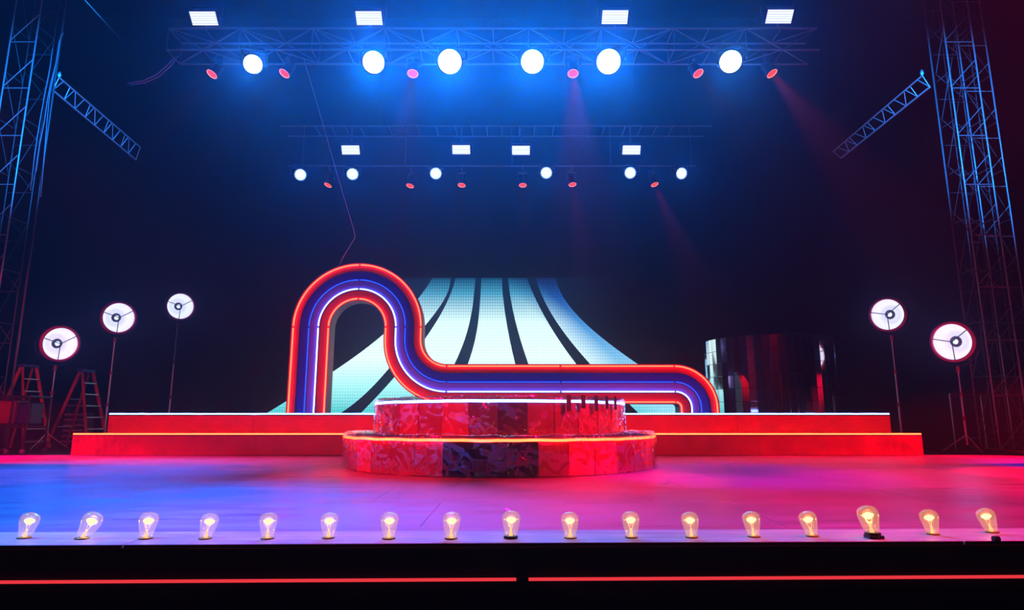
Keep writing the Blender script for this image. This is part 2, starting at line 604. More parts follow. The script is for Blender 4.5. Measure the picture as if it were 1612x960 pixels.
PANELS = [mat('red_reflection_panel', (0.8, 0.03, 0.05), 0.36, 0.5, rough_var=0.08), mat('crimson_reflection_panel', (0.65, 0.02, 0.05), 0.40, 0.5, rough_var=0.08),  # reflected red and darkness are put into the panel colours
          mat('wine_reflection_panel', (0.42, 0.02, 0.06), 0.36, 0.5, rough_var=0.08), mat('plum_reflection_panel', (0.30, 0.01, 0.05), 0.30, 0.8, rough_var=0.08),
          mat('dark_reflection_panel', (0.07, 0.01, 0.02), 0.25, 0.9, rough_var=0.08)]


def tier(t, R, z0, z1, n, led, ledmat, seed):
    H = z1 - z0
    w = 2 * R * math.sin(PI / n)
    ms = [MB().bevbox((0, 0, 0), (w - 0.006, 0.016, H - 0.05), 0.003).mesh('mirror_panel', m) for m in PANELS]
    rnd = random.Random(seed)
    for k in range(n):
        a = 2 * PI * k / n + 0.05 * seed
        c = Vector((math.cos(a), math.sin(a), 0)) * R * math.cos(PI / n)
        front = math.cos(a + PI / 2)      # 1 facing the audience; darker picks paint in the dark hall reflected there
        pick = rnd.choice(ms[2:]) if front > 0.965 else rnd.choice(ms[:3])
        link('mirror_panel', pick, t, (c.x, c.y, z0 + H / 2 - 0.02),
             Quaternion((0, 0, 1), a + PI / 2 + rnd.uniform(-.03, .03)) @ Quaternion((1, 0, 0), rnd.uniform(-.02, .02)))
    MB().lathe([(R - 0.06, z0), (R - 0.06, z1 - 0.02), (R - 0.01, z1 - 0.02), (R - 0.01, z1), (0.0, z1 + 0.001)], 64).build('deck', M_deck, t)
    m = 160
    pts = [((R + 0.012 + 0.006 * noise.noise((i * .4, seed, 0))) * math.cos(2 * PI * i / m), (R + 0.012) * math.sin(2 * PI * i / m),
            z1 - 0.03 + 0.008 * noise.noise((i * .3, 0, seed))) for i in range(m)]
    MB().tube(pts, led, 6, True).build('led_strip', ledmat, t, smooth=True)
    # crumpled film
    nu, nv = 420, 26
    vs, fs = [], []
    for j in range(nv + 1):
        v = j / nv
        for i in range(nu):
            a = 2 * PI * i / nu
            p = Vector((math.cos(a) * 9, math.sin(a) * 9, v * 2.2 + seed * 7))
            d = 0.030 * noise.noise(p) + 0.018 * abs(noise.noise(p * 2.3 + Vector((v * 6, 0, 0)))) + 0.008 * noise.noise(p * 6)
            if v < 0.80:
                vv = v / 0.80
                r = R + 0.035 + d * 0.8
                z = z0 + 0.006 + (H + 0.025) * vv
            else:
                vv = (v - 0.80) / 0.20
                r = R + 0.03 - vv * 0.55 + d * .4
                z = z1 + 0.035 + d * 0.7
            vs.append((r * math.cos(a), r * math.sin(a), z))
    for j in range(nv):
        for i in range(nu):
            i2 = (i + 1) % nu
            fs.append((j * nu + i, j * nu + i2, (j + 1) * nu + i2, (j + 1) * nu + i))
    MB().add(vs, fs).build('plastic_wrap', film, t, smooth=True)


plat = thing('round_platform', 'two-tier round platform of mirror panels tinted with red reflections wrapped in crumpled clear plastic', 'platform', PC)
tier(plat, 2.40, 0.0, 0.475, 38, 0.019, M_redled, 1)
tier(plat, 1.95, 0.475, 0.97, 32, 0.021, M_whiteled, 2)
M_tape = mat('black_tape', (0.01, 0.01, 0.012), 0.5)
for ang, ln in ((-62, .14), (-55, .10), (-48, .13), (-41, .10), (-34, .11)):
    a = math.radians(ang)
    R_ = 1.95 + 0.075
    MB().box((0, 0, 0), (0.07, 0.008, ln + .08), Matrix.Rotation(a + PI / 2, 3, 'Z')).build('tape_strip', M_tape, plat, (R_ * math.cos(a), R_ * math.sin(a), 0.985 - ln / 2))

# ------------------------------------------------------------------ neon arch
SY = 13.9
M_red_band = mat('red_band_paint', (0.62, 0.02, 0.045), 0.5, noise_amt=0.08)
M_blue_band = mat('blue_band_paint', (0.006, 0.07, 0.60), 0.5, noise_amt=0.08)
M_lilac_band = mat('lilac_band_paint', (0.22, 0.14, 0.66), 0.5, noise_amt=0.08)
M_casing = mat('sign_casing', (0.22, 0.22, 0.25), 0.5, noise_amt=0.1)
M_trim = mat('sign_trim', (0.20, 0.01, 0.03), 0.45)
M_divider = mat('sign_divider', (0.10, 0.06, 0.20), 0.4)
T_red = emis('red_neon', (1.0, 0.045, 0.02), 9.5)
T_blue = emis('blue_neon', (0.01, 0.07, 1.0), 2.6)
T_white = emis('white_neon', (0.18, 0.32, 1.0), 10.0)
W = 0.84
X_L, Z_A, R_A = -4.89, 2.72, 1.448
XA = X_L + R_A
S_R, S_X, S_Z = 0.56, XA + R_A + 0.56, 2.442
E_X, E_R = 3.565, 0.928
E_Z = S_Z - S_R - E_R
SECT = []


def off(u):
    """points of the line that runs u metres in from the outer edge"""
    p = []
    SECT.clear()
    p += [(X_L + u, 0.80 + (Z_A - 0.80) * i / 6) for i in range(6)]
    SECT.append(len(p))
    for i in range(21):
        a = PI - PI / 2 * i / 20
        p.append((XA + (R_A - u) * math.cos(a), Z_A + (R_A - u) * math.sin(a)))
    SECT.append(len(p) - 1)
    for i in range(1, 21):
        a = PI / 2 - PI / 2 * i / 20
        p.append((XA + (R_A - u) * math.cos(a), Z_A + (R_A - u) * math.sin(a)))
    SECT.append(len(p) - 1)
    for i in range(19):
        a = PI + PI / 2 * i / 18
        p.append((S_X + (S_R + u) * math.cos(a), S_Z + (S_R + u) * math.sin(a)))
    SECT.append(len(p) - 1)
    x0 = S_X
    for i in range(1, 13):
        p.append((x0 + (E_X - x0) * i / 12, S_Z - S_R - u))
        if i == 6:
            SECT.append(len(p) - 1)
    SECT.append(len(p) - 1)
    r = E_R - u
    for i in range(1, 17):
        a = PI / 2 - PI / 2 * i / 16
        p.append((E_X + r * math.cos(a), E_Z + r * math.sin(a)))
    p.append((E_X + r, 0.80))
    SECT.append(len(p) - 1)
    return p


sign = thing('neon_arch', 'giant looping arch of red, blue and lilac bands outlined in neon tubes', 'neon sign', (0, SY, 0))


def ribbon(u0, u1, yf, yb, name, m):
    a, b = off(u0), off(u1)
    n = len(a)
    vs = [(x, yf, z) for x, z in a] + [(x, yf, z) for x, z in b] + [(x, yb, z) for x, z in a] + [(x, yb, z) for x, z in b]
    fs = []
    for i in range(n - 1):
        fs.append((i, i + 1, n + i + 1, n + i))
        fs.append((2 * n + i, 3 * n + i, 3 * n + i + 1, 2 * n + i + 1))
        fs.append((i, 2 * n + i, 2 * n + i + 1, i + 1))
        fs.append((n + i, n + i + 1, 3 * n + i + 1, 3 * n + i))
    fs.append((0, n, 3 * n, 2 * n))
    fs.append((n - 1, 3 * n - 1, 4 * n - 1, 2 * n - 1))
    return MB().add(vs, fs).build(name, m, sign)


ub = [0.0, 0.215 * W, 0.48 * W, 0.72 * W, W]
ribbon(0.004, W - 0.004, 0.045, 0.36, 'casing', M_casing)
ribbon(ub[0], ub[1], 0.0, 0.05, 'red_band', M_red_band)
ribbon(ub[1], ub[2], 0.0, 0.05, 'blue_band', M_blue_band)
ribbon(ub[2], ub[3], 0.0, 0.05, 'lilac_band', M_lilac_band)
ribbon(ub[3], ub[4], 0.0, 0.05, 'red_band', M_red_band)
ribbon(-0.012, 0.0, -0.05, 0.36, 'outer_rim', M_trim)
ribbon(W, W + 0.012, -0.03, 0.36, 'inner_rim', M_casing)
ribbon(ub[1] - 0.006, ub[1] + 0.006, -0.055, 0.0, 'divider', M_divider)
ribbon(ub[2] - 0.006, ub[2] + 0.006, -0.045, 0.0, 'divider', M_divider)
ribbon(ub[3] + 0.004, ub[3] + 0.016, -0.055, 0.0, 'divider', M_divider)


def neon(u, r, m, y=-0.028):
    p = off(u)
    st = [0] + SECT
    for a, b in zip(st[:-1], st[1:]):
        q = [Vector((x, y, z)) for x, z in p[a:b + 1]]
        # tiny gap at each joint
        q[0] = q[0] + (q[1] - q[0]).normalized() * 0.022
        q[-1] = q[-1] + (q[-2] - q[-1]).normalized() * 0.022
        MB().tube(q, r, 6).build('neon_tube', m, sign, smooth=True)


neon(0.032, 0.016, T_red)
neon(ub[2] - 0.024, 0.010, T_blue)
neon(ub[3] - 0.018, 0.014, T_white)
neon(W - 0.030, 0.016, T_red)

# ------------------------------------------------------------------ LED wall with flaring stripes
LY = 20.6
screen = thing('led_wall', 'low LED wall showing flaring white and cyan stripes behind the neon arch', 'screen', (0, LY, 0))
ztop = at(806, 437, LY).z
M_scr = mat('led_panel_face', (0.002, 0.0025, 0.004), 0.8, emit=(0.0, 0.024, 0.075), estr=0.0, spec=0.2, sample_emit=False)
nt = M_scr.node_tree
g = nt.nodes.new('ShaderNodeNewGeometry')
sp = nt.nodes.new('ShaderNodeSeparateXYZ')
nt.links.new(g.outputs['Position'], sp.inputs[0])
ab = nt.nodes.new('ShaderNodeMath'); ab.operation = 'ADD'; ab.inputs[1].default_value = 1.6
nt.links.new(sp.outputs['X'], ab.inputs[0])
ab2 = nt.nodes.new('ShaderNodeMath'); ab2.operation = 'ABSOLUTE'
nt.links.new(ab.outputs[0], ab2.inputs[0])
mrg = nt.nodes.new('ShaderNodeMapRange')
mrg.inputs[1].default_value = 1.0; mrg.inputs[2].default_value = 5.4; mrg.inputs[3].default_value = 0.7; mrg.inputs[4].default_value = 0.0
nt.links.new(ab2.outputs[0], mrg.inputs[0])
nt.links.new(mrg.outputs[0], nt.nodes['Principled BSDF'].inputs['Emission Strength'])
MB().box((0.4, 0.1, (ztop + 0.0) / 2), (16.6, 0.16, ztop)).build('screen_face', M_scr, screen)


def stripe_mat():
    m = bpy.data.materials.new('led_stripe')
    m.use_nodes = True
    nt = m.node_tree
    nt.nodes.remove(nt.nodes['Principled BSDF'])
    g = nt.nodes.new('ShaderNodeNewGeometry')
    sp = nt.nodes.new('ShaderNodeSeparateXYZ')
    nt.links.new(g.outputs['Position'], sp.inputs[0])
    zt = nt.nodes.new('ShaderNodeMapRange')
    zt.inputs[1].default_value = ztop
    zt.inputs[2].default_value = ztop - 4.35
    nt.links.new(sp.outputs['Z'], zt.inputs[0])
    # left stripes
    r1 = nt.nodes.new('ShaderNodeValToRGB')
    e = r1.color_ramp.elements
    e[0].position, e[0].color = 0.0, (0.0, 0.09, 0.22, 1)
    e[1].position, e[1].color = 1.0, (0.10, 0.62, 0.66, 1)
    for pos, c in ((0.12, (0.07, 0.42, 0.66)), (0.34, (0.72, 1.0, 1.0)), (0.62, (0.80, 1.0, 1.0)), (0.82, (0.42, 0.95, 0.95))):
        k = e.new(pos)
        k.color = (*c, 1)
    r2 = nt.nodes.new('ShaderNodeValToRGB')
    e = r2.color_ramp.elements
    e[0].position, e[0].color = 0.0, (0.0, 0.02, 0.11, 1)
    e[1].position, e[1].color = 1.0, (0.30, 0.72, 0.90, 1)
    for pos, c in ((0.15, (0.01, 0.10, 0.42)), (0.40, (0.07, 0.32, 0.70)), (0.65, (0.22, 0.56, 0.82))):
        k = e.new(pos)
        k.color = (*c, 1)
    nt.links.new(zt.outputs[0], r1.inputs[0])
    nt.links.new(zt.outputs[0], r2.inputs[0])
    # how far to the right across the picture
    ad = nt.nodes.new('ShaderNodeMath')
    ad.operation = 'MULTIPLY_ADD'
    nt.links.new(sp.outputs['Z'], ad.inputs[0])
    ad.inputs[1].default_value = 0.95
    nt.links.new(sp.outputs['X'], ad.inputs[2])
    xm = nt.nodes.new('ShaderNodeMapRange')
    xm.inputs[1].default_value = 4.7
    xm.inputs[2].default_value = 5.9
    nt.links.new(ad.outputs[0], xm.inputs[0])
    mx = nt.nodes.new('ShaderNodeMix')
    mx.data_type = 'RGBA'
    nt.links.new(xm.outputs[0], mx.inputs[0])
    nt.links.new(r1.outputs[0], mx.inputs[6])
    nt.links.new(r2.outputs[0], mx.inputs[7])
    # LED pixel grid
    w1 = nt.nodes.new('ShaderNodeTexWave')
    w1.bands_direction = 'X'
    w1.inputs['Scale'].default_value = 3.9
    w2 = nt.nodes.new('ShaderNodeTexWave')
    w2.bands_direction = 'Z'
    w2.inputs['Scale'].default_value = 3.2
    nt.links.new(g.outputs['Position'], w1.inputs['Vector'])
    nt.links.new(g.outputs['Position'], w2.inputs['Vector'])
    ml = nt.nodes.new('ShaderNodeMath')
    ml.operation = 'MULTIPLY'
    nt.links.new(w1.outputs['Fac'], ml.inputs[0])
    nt.links.new(w2.outputs['Fac'], ml.inputs[1])
    st = nt.nodes.new('ShaderNodeMapRange')
    st.inputs[3].default_value = 0.98
    st.inputs[4].default_value = 1.45
    dz = nt.nodes.new('ShaderNodeMapRange')
    dz.inputs[1].default_value = 0.0
    dz.inputs[2].default_value = 0.35
    dz.inputs[3].default_value = 0.45
    dz.inputs[4].default_value = 1.0
    nt.links.new(zt.outputs[0], dz.inputs[0])
    nt.links.new(dz.outputs[0], st.inputs[3])
    nt.links.new(ml.outputs[0], st.inputs[0])
    em = nt.nodes.new('ShaderNodeEmission')
    nt.links.new(mx.outputs[2], em.inputs[0])
    nt.links.new(st.outputs[0], em.inputs[1])
    nt.links.new(em.outputs[0], nt.nodes['Material Output'].inputs['Surface'])
    return m


M_stripe = stripe_mat()
STR = [
    ([(679, 440), (658, 470), (601, 528), (519, 588), (448, 633), (420, 650)], [(709, 440), (700, 470), (687, 489), (667, 515), (611, 581), (536, 650)]),
    ([(716, 440), (708, 470), (694.5, 489), (681, 515), (667, 537), (620, 594), (568, 650)], [(748, 440), (744, 480), (736, 520), (715, 573), (690, 617), (668, 650)]),
    ([(758, 440), (755, 480), (751, 520), (736, 573), (711, 630), (701, 650)], [(790, 440), (793, 480), (800, 520), (811, 573), (832, 650)]),
    ([(800, 440), (806, 480), (815, 520), (832, 573), (862, 650)], [(830, 440), (849, 480), (869, 520), (908, 573), (975, 650)]),
    ([(844, 440), (862, 480), (884, 520), (930, 573), (1005, 650)], [(875, 440), (897, 480), (932, 520), (1005, 573), (1120, 650)]),
]
for L, R in STR:
    pl = np.polyfit([p[1] - 540 for p in L], [p[0] for p in L], 4 if len(L) > 5 else 3)
    pr = np.polyfit([p[1] - 540 for p in R], [p[0] for p in R], 4 if len(R) > 5 else 3)
    vs, fs = [], []
    ys = np.linspace(437.5, 655, 44)
    for y in ys:
        xl, xr = np.polyval(pl, y - 540), np.polyval(pr, y - 540)
        for k in range(5):
            q = at(xl + (xr - xl) * k / 4, y, LY)
            vs.append((q.x, 0.016, q.z))
    for j in range(len(ys) - 1):
        for k in range(4):
            fs.append((j * 5 + k, j * 5 + k + 1, (j + 1) * 5 + k + 1, (j + 1) * 5 + k))
    MB().add(vs, fs).build('lit_stripe', M_stripe, screen)

# ------------------------------------------------------------------ mirror-tiled drum
DC = Vector((6.3, 15.55, UP_Z))
DR, DH = 1.5, 1.80
drum = thing('mirror_drum', 'tall drum clad in rectangular mirror tiles beside the end of the neon arch', 'drum', DC)
M_mirror = mat('mirror_tile', (0.86, 0.86, 0.88), 0.05, 1.0, rough_var=0.03, noise_scale=4)
MB().lathe([(DR - 0.03, 0), (DR - 0.03, DH - 0.01), (0, DH - 0.008)], 56).build('drum_core', M_black, drum)
NC, NR = 56, 6
tw, th = 2 * DR * math.sin(PI / NC), DH / NR
tile = MB().bevbox((0, 0, 0), (tw - 0.006, 0.012, th - 0.006), 0.002).mesh('mirror_tile', M_mirror)
rest = MB()
rnd = random.Random(3)
for c in range(NC):
    a = 2 * PI * (c + .5) / NC
    front = math.sin(a) < 0.25
    zsh = rnd.uniform(-0.03, 0.03) * 0
    for r in range(NR):
        q = Quaternion((0, 0, 1), a + PI / 2 + rnd.uniform(-.004, .004)) @ Quaternion((1, 0, 0), rnd.uniform(-.003, .003))
        p = Vector((math.cos(a) * (DR - 0.012), math.sin(a) * (DR - 0.012), (r + .5) * th))
        if front:
            link('mirror_tile', tile, drum, p, q)
        else:
            rest.box(p, (tw - .006, .012, th - .006), q.to_matrix())
o = rest.build('rear_mirror_tiles', M_mirror, drum)
o['kind'] = 'stuff'

# ------------------------------------------------------------------ trusses
def brace_bar(t, a, b, r, m=None, name='brace'):
    return bar(name, a, b, r, m or M_alu, t)


def box_truss(name, label, p0, p1, wv, hv, bay, r=0.024, rb=0.012, cat='truss', group=None, m=None):
    """four chords from p0 to p1, offset by vectors wv and hv, laced on every face"""
    m = m or M_alu
    p0, p1, wv, hv = Vector(p0), Vector(p1), Vector(wv), Vector(hv)
    t = thing(name, label, cat, p0, 0, group)
    d = p1 - p0
    n = max(2, round(d.length / bay))
    C4 = [Vector((0, 0, 0)), wv, wv + hv, hv]
    for c in C4:
        bar('chord', c, c + d, r, m, t)
    for fidx in range(4):
        a, b = C4[fidx], C4[(fidx + 1) % 4]
        for i in range(n):
            s0, s1 = d * (i / n), d * ((i + 1) / n)
            if (i + fidx) % 2:
                bar('brace', a + s0, b + s1, rb, m, t)
            else:
                bar('brace', b + s0, a + s1, rb, m, t)
            if i % 2 == 0 or fidx in (0, 2):
                bar('brace', a + s0, b + s0, rb, m, t)
    return t


FT_Y = 10.0
FZ = at(806, 78, FT_Y).z
x0 = at(262, 78, FT_Y).x
x1 = at(1290, 78, FT_Y).x
box_truss('lighting_truss', 'front overhead box truss hung with glaring blue-white moving heads', (x0, FT_Y, FZ), (x1, FT_Y, FZ), (0, 0.45, 0), (0, 0, 0.41), 0.62,
          r=0.02, rb=0.010, m=M_truss)

RT_Y = 15.0
RZ = at(806, 198, RT_Y).z
x0 = at(440, 198, RT_Y).x
x1 = at(1120, 198, RT_Y).x
t = thing('lighting_truss', 'rear overhead ladder truss with drop pipe carrying small moving heads', 'truss', (0, RT_Y, RZ))
bar('chord', (x0, 0, 0), (x1, 0, 0), 0.022, M_truss, t)
bar('chord', (x0, 0.6, 0), (x1, 0.6, 0), 0.022, M_truss, t)
for px in (495, 520, 543, 566, 612, 634, 656, 686, 717, 742, 766, 790, 818, 842, 872, 902, 926, 952, 985, 1010, 1034, 1060):
    x = at(px, 198, RT_Y).x
    bar('rung', (x, 0, 0), (x, 0.6, 0), 0.015, M_truss, t)
PZ = at(806, 261, RT_Y).z
pipe_z = PZ - RZ
bar('drop_pipe', (at(455, 261, RT_Y).x, 0, pipe_z), (at(1095, 261, RT_Y).x, 0, pipe_z), 0.022, M_truss, t)
for px in (480, 640, 806, 960, 1085):
    x = at(px, 198, RT_Y).x
    bar('hanger', (x, 0, 0), (x, 0, pipe_z), 0.010, M_truss, t)


def side_truss(label, un, ln, uf, lf, yn, yf):
    a, b = at(*un, yn), at(*ln, yn)
    c = at_z(*uf, a.z)
    d = at_z(*lf, b.z)
    e = 1.15
    c = a + (c - a) * e
    d = b + (d - b) * e
    t = thing('side_truss', label, 'truss', a)
    o0 = a
    a, b, c, d = a - o0, b - o0, c - o0, d - o0
    bar('chord', a, c, 0.020, M_alu, t)
    bar('chord', b, d, 0.024, M_alu, t)
    # third chord behind makes the truss triangular in section
    n = 9
    bar('brace', a, b, 0.012, M_alu, t)
    for i in range(n):
        u0, u1, um = i / n, (i + 1) / n, (i + .5) / n
        bar('brace', b + (d - b) * u0, a + (c - a) * (u0 + 0.4 / n), 0.011, M_alu, t)
        if i % 2 == 0:
            bar('brace', b + (d - b) * u1, a + (c - a) * u1, 0.011, M_alu, t)
        else:
            bar('brace', b + (d - b) * u1, a + (c - a) * um, 0.011, M_alu, t)
    MB().lathe([(0.03, -.02), (0.045, 0.03), (0.03, 0.09), (0.012, 0.12)], 10).build('shackle', M_steel, t, a + Vector((0, 0, 0.03)))
    return t


side_truss('slanting side truss beside the left tower, its rungs lit blue', (93, 122), (83, 142), (207, 220), (200, 240), 14.0, 17)
side_truss('slanting side truss beside the right tower, its rungs lit blue', (1452, 119), (1464, 137), (1326, 226), (1339, 237), 14.0, 17)


def tower(label, x, y, w, d, H, bay, z0=0.0):
    t = thing('truss_tower', label, 'tower', (x, y, z0))
    C4 = [Vector((0, 0, 0)), Vector((w, 0, 0)), Vector((w, d, 0)), Vector((0, d, 0))]
    for k_, c in enumerate(C4):
        bar('chord', c, c + Vector((0, 0, H)), 0.018 if k_ < 2 else 0.014, M_alu if k_ < 2 else M_truss, t)  # rear metal darkened, its shade put into the colour
    n = int(H / bay)
    up = Vector((0, 0, 1))
    for k in range(4):
        a, b = C4[k], C4[(k + 1) % 4]
        for i in range(n):
            z = i * bay + (0.0 if k % 2 == 0 else bay * 0.35)
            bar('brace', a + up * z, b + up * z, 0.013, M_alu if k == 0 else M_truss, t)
            if k % 2 == 0:
                bar('brace', (a if i % 1 == 0 else b) + up * (z + 0.04), b + up * (z + bay * .62), 0.010, M_alu if k == 0 else M_truss, t)
            else:
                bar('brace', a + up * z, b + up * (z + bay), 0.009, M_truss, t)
    MB().box((w / 2, d / 2, 0.02), (w + .06, d + .06, 0.04)).build('base_plate', M_housing, t)
    return t


tower('lattice truss tower at the far left edge', -12.25, 14.0, 0.63, 0.55, 13.0, 1.22)
tower('lattice truss tower on the right, nearer the stage', 10.58, 14.0, 0.67, 0.55, 13.0, 1.22)
tower('lattice truss tower at the far right edge', 11.40, 14.66, 0.70, 0.55, 13.0, 1.26)
for lab, x in (('slim steel pole with cables beside the left tower', -11.02), ('slim steel pole beside the right towers', 10.17)):
    t = thing('support_pole', lab, 'pole', (x, 14.0, 0))
    bar('shaft', (0, 0, 0.02), (0, 0, 13.0), 0.022, M_truss, t)
    MB().lathe([(0.2, 0), (0.2, 0.02), (0.05, 0.04), (0.05, 0.15), (0.0, 0.15)], 20).build('foot', M_housing, t)

# ------------------------------------------------------------------ cables
def cable(label, pts, r, m, name='hanging_cable', cat='cable', sag=None):
    pts = [Vector(p) for p in pts]
    if sag:
        a, b = pts
        pts = [a.lerp(b, i / 14) - Vector((0, 0, sag * 4 * (i / 14) * (1 - i / 14))) for i in range(15)]
    o0 = pts[0].copy()
    o = MB().tube([p - o0 for p in pts], r, 6).build(name, m, None, o0, smooth=True)
    return tag(o, label, cat)


M_cable_l = mat('grey_cable', (0.25, 0.26, 0.3), 0.35)
c0 = [(275, 90), (262, 104), (245, 118), (225, 127), (200, 131)]
cable('upper swagged cable off the left end of the front truss', [at(x, y, 10.3) for x, y in c0], 0.012, M_cable_l)
c0 = [(281, 88), (268, 104), (250, 120), (228, 130), (205, 133)]
cable('lower swagged cable off the left end of the front truss', [at(x, y, 10.4) for x, y in c0], 0.012, M_cable_l)
cable('cable running up the left pole, nearest the truss', [at(x, y, 13.88) for x, y in ((100, 52), (95, 60), (90, 90), (84, 120), (78, 150), (74, 190), (70, 240), (64, 310))], 0.011, M_cable_l)
cable('cable running up the left pole, middle of three', [at(x, y, 13.82) for x, y in ((97, 55), (93, 66), (88, 100), (80, 130), (75, 155), (70, 190), (62, 230), (57, 270))], 0.011, M_cable_l)
cable('cable running up the left pole, nearest the tower', [at(x, y, 13.76) for x, y in ((83, 76), (78, 110), (70, 150), (62, 195), (55, 240), (48, 300))], 0.011, M_cable_l)
cable('thin rigging line slanting across the upper left corner', [at(130, -4, 11), at(190, 62, 12.5)], 0.003, M_cable_l)
M_wire = mat('bright_wire', (0.9, 0.9, 0.9), 0.25, 0.5)
cable('long thin bright wire slanting from the front truss to the neon arch', [at(478, 92, 10.45), at(498, 160, 11.2), at(512, 208, 11.6), at(530, 272, 12.2), at(557, 362, 12.9), at(559, 374, 13.1), at(541, 403, 13.6), at(533, 420, 13.95)], 0.004, M_wire)
for k, (xa, ya, xb, yb) in enumerate(((765, 52, 751, -6), (787, 50, 787, -6), (420, 52, 405, -6), (1000, 52, 1012, -6), (1190, 50, 1215, -6))):
    cable(['hoist chain over the middle of the front truss, left one', 'hoist chain over the middle of the front truss, right one', 'hoist chain near the left end of the front truss',
           'hoist chain right of the middle of the front truss', 'hoist chain near the right end of the front truss'][k],
          [at(xa, ya, 10.2), Vector((at(xb, yb, 10.2).x, 10.2, 16.32))], 0.007, M_cable, 'hoist_chain', 'chain')

for lab, px in (('hoist chain over the left half of the rear truss', 600), ('hoist chain over the right half of the rear truss', 1000)):
    p = at(px, 198, RT_Y)
    cable(lab, [p + Vector((0, 0, 0.03)), Vector((p.x, RT_Y, 16.32))], 0.007, M_cable, 'hoist_chain', 'chain')
# ------------------------------------------------------------------ lighting fixtures
M_lens_hot = emis('hot_blue_white_lens', (0.55, 0.85, 1.0), 14.0, False)
M_lens_cool = emis('cool_white_led_cells', (0.62, 0.86, 1.0), 3.4, False)
M_strobe = emis('strobe_white', (0.80, 0.88, 1.0), 1.35, False)
M_strobe_gap = mat('strobe_face', (0.2, 0.22, 0.4), 0.3, emit=(0.25, 0.28, 1.0), estr=0.7, sample_emit=False)
M_redlens = emis('red_lens', (1.0, 0.03, 0.01), 1.5, False)
M_redrim = emis('red_lens_rim', (1.0, 0.20, 0.07), 1.8, False)

hd = 0.15
head_me = MB().lathe([(0.0, 0.34), (0.07, 0.335), (0.115, 0.29), (0.135, 0.18), (0.15, 0.06), (0.165, 0.03), (0.168, -0.01), (0.152, -0.012), (0.150, 0.01)], 28).mesh('head_shell', M_housing, True)
cells = MB()
rings = [(0, 1), (0.052, 6), (0.102, 12), ]
for rr, n in rings:
    for k in range(n):
        a = 2 * PI * k / n
        cx, cy_ = rr * math.cos(a), rr * math.sin(a)
        cells.lathe([(0.024, 0.0), (0.020, -0.006), (0.010, -0.009), (0.0, -0.010)], 8, Matrix.Translation((cx, cy_, 0.004)))
cells_me = cells.mesh('led_cells', M_lens_cool, True)
M_plate = mat('lens_plate', (0.2, 0.22, 0.25), 0.3, emit=(0.35, 0.6, 1.0), estr=0.9, sample_emit=False)
plate_me = MB().lathe([(0.148, 0.008), (0.0, 0.008)], 28).mesh('lens_plate', M_plate)
hot_me = MB().lathe([(0.149, 0.004), (0.13, -0.012), (0.09, -0.024), (0.045, -0.031), (0.0, -0.033)], 28).mesh('front_lens', M_lens_hot, True)
fbase_me = MB().bevbox((0, 0, 0), (0.34, 0.22, 0.10), 0.015).mesh('fixture_base', M_housing)


def yoke_mesh(w, drop, m):
    mb = MB()
    for s in (-1, 1):
        mb.bevbox((s * w, 0, -drop / 2), (0.03, 0.09, drop + .05), 0.008)
    mb.bevbox((0, 0, 0), (2 * w + .03, 0.09, 0.035), 0.008)
    return mb.mesh('yoke', m)


yoke_me = yoke_mesh(0.20, 0.30, M_housing)
clamp_me = MB().lathe([(0.015, -0.03), (0.015, 0.02), (0.035, 0.03), (0.04, 0.06), (0.03, 0.09), (0.0, 0.095)], 10).mesh('clamp', M_alu_dim, True)


def moving_head(label, pos, aim, hot, scale=1.0, group=None, hang=None):
    """pos = centre of the lens, hang = point on the pipe it hangs from"""
    aim = Vector(aim).normalized()
    q = aim.to_track_quat('-Z', 'Y')
    s = scale
    pivot = Vector(pos) - aim * (0.14 * s)
    drop = 0.40 * s
    if hang is not None:
        drop = min(drop, hang.z - 0.02 - pivot.z)
    top = pivot + Vector((0, 0, drop))
    t = thing('moving_head', label, 'spotlight', top, 0, group)
    rel = lambda p: Vector(p) - top
    yq = Quaternion((0, 0, 1), math.atan2(aim.y, aim.x) + PI / 2)
    k = drop / 0.40
    link('fixture_base', fbase_me, t, (0, 0, -0.03 * k), yq, (s, s, s * min(1, k)))
    link('yoke', yoke_me, t, (0, 0, -0.09 * k), yq, (s, s, k))
    if hang is not None:
        bar('clamp', (0, 0, -0.04 * k), rel(hang) + Vector((0, 0, -0.026)), 0.025, M_truss, t)
    hs = link('head_shell', head_me, t, rel(pos), q, (s, s, s))
    if hot:
        link('front_lens', hot_me, hs)
    else:
        link('lens_plate', plate_me, hs)
        link('led_cells', cells_me, hs)['kind'] = 'stuff'
    return t


FH = [(398, 101, 1.0), (588, 98, 1.2), (708, 97, 1.32), (838, 97, 1.28), (958, 97, 1.34), (1150, 97, 1.2)]
ORD6 = ['leftmost', 'second from left', 'third from left', 'third from right', 'second from right', 'rightmost']
for i, (px, py, s) in enumerate(FH):
    p = at(px, py, FT_Y - 0.12)
    aim = Vector((-1.6, 1.0, 1.2)) - p
    moving_head('glaring blue-white moving head on the front truss, ' + ORD6[i], p, aim, True, s, 'moving heads on the front truss', Vector((p.x, FT_Y, FZ)))
    a = aim.normalized()
    pw = [600, 1200, 1750, 1450, 1350, 420][i]
    spot('moving_head_beam', p + a * 0.07, p + a * 3, pw, (0.0, 0.15, 1.0), 78, 0.9, 0.10)

RH = [(473, 275, 0.40), (555, 274, 0.18), (686, 273, -0.02), (860, 272, -0.10), (992, 272, -0.45), (1073, 273, 0.75)]
for i, (px, py, yw) in enumerate(RH):
    p = at(px, py, RT_Y - 0.1)
    aim = Vector((-p.x + math.copysign(abs(yw) * 9, yw if i != 5 else 1), -14.5, -6.2))
    moving_head('small white multi-cell moving head on the rear pipe, ' + ORD6[i], p, aim, False, 0.98, 'moving heads on the rear pipe', Vector((p.x, RT_Y, PZ)))
    a = aim.normalized()
    spot('moving_head_beam', p + a * 0.06, p + a * 4, 70, (0.0, 0.12, 1.0), 110, 0.9, 0.08)

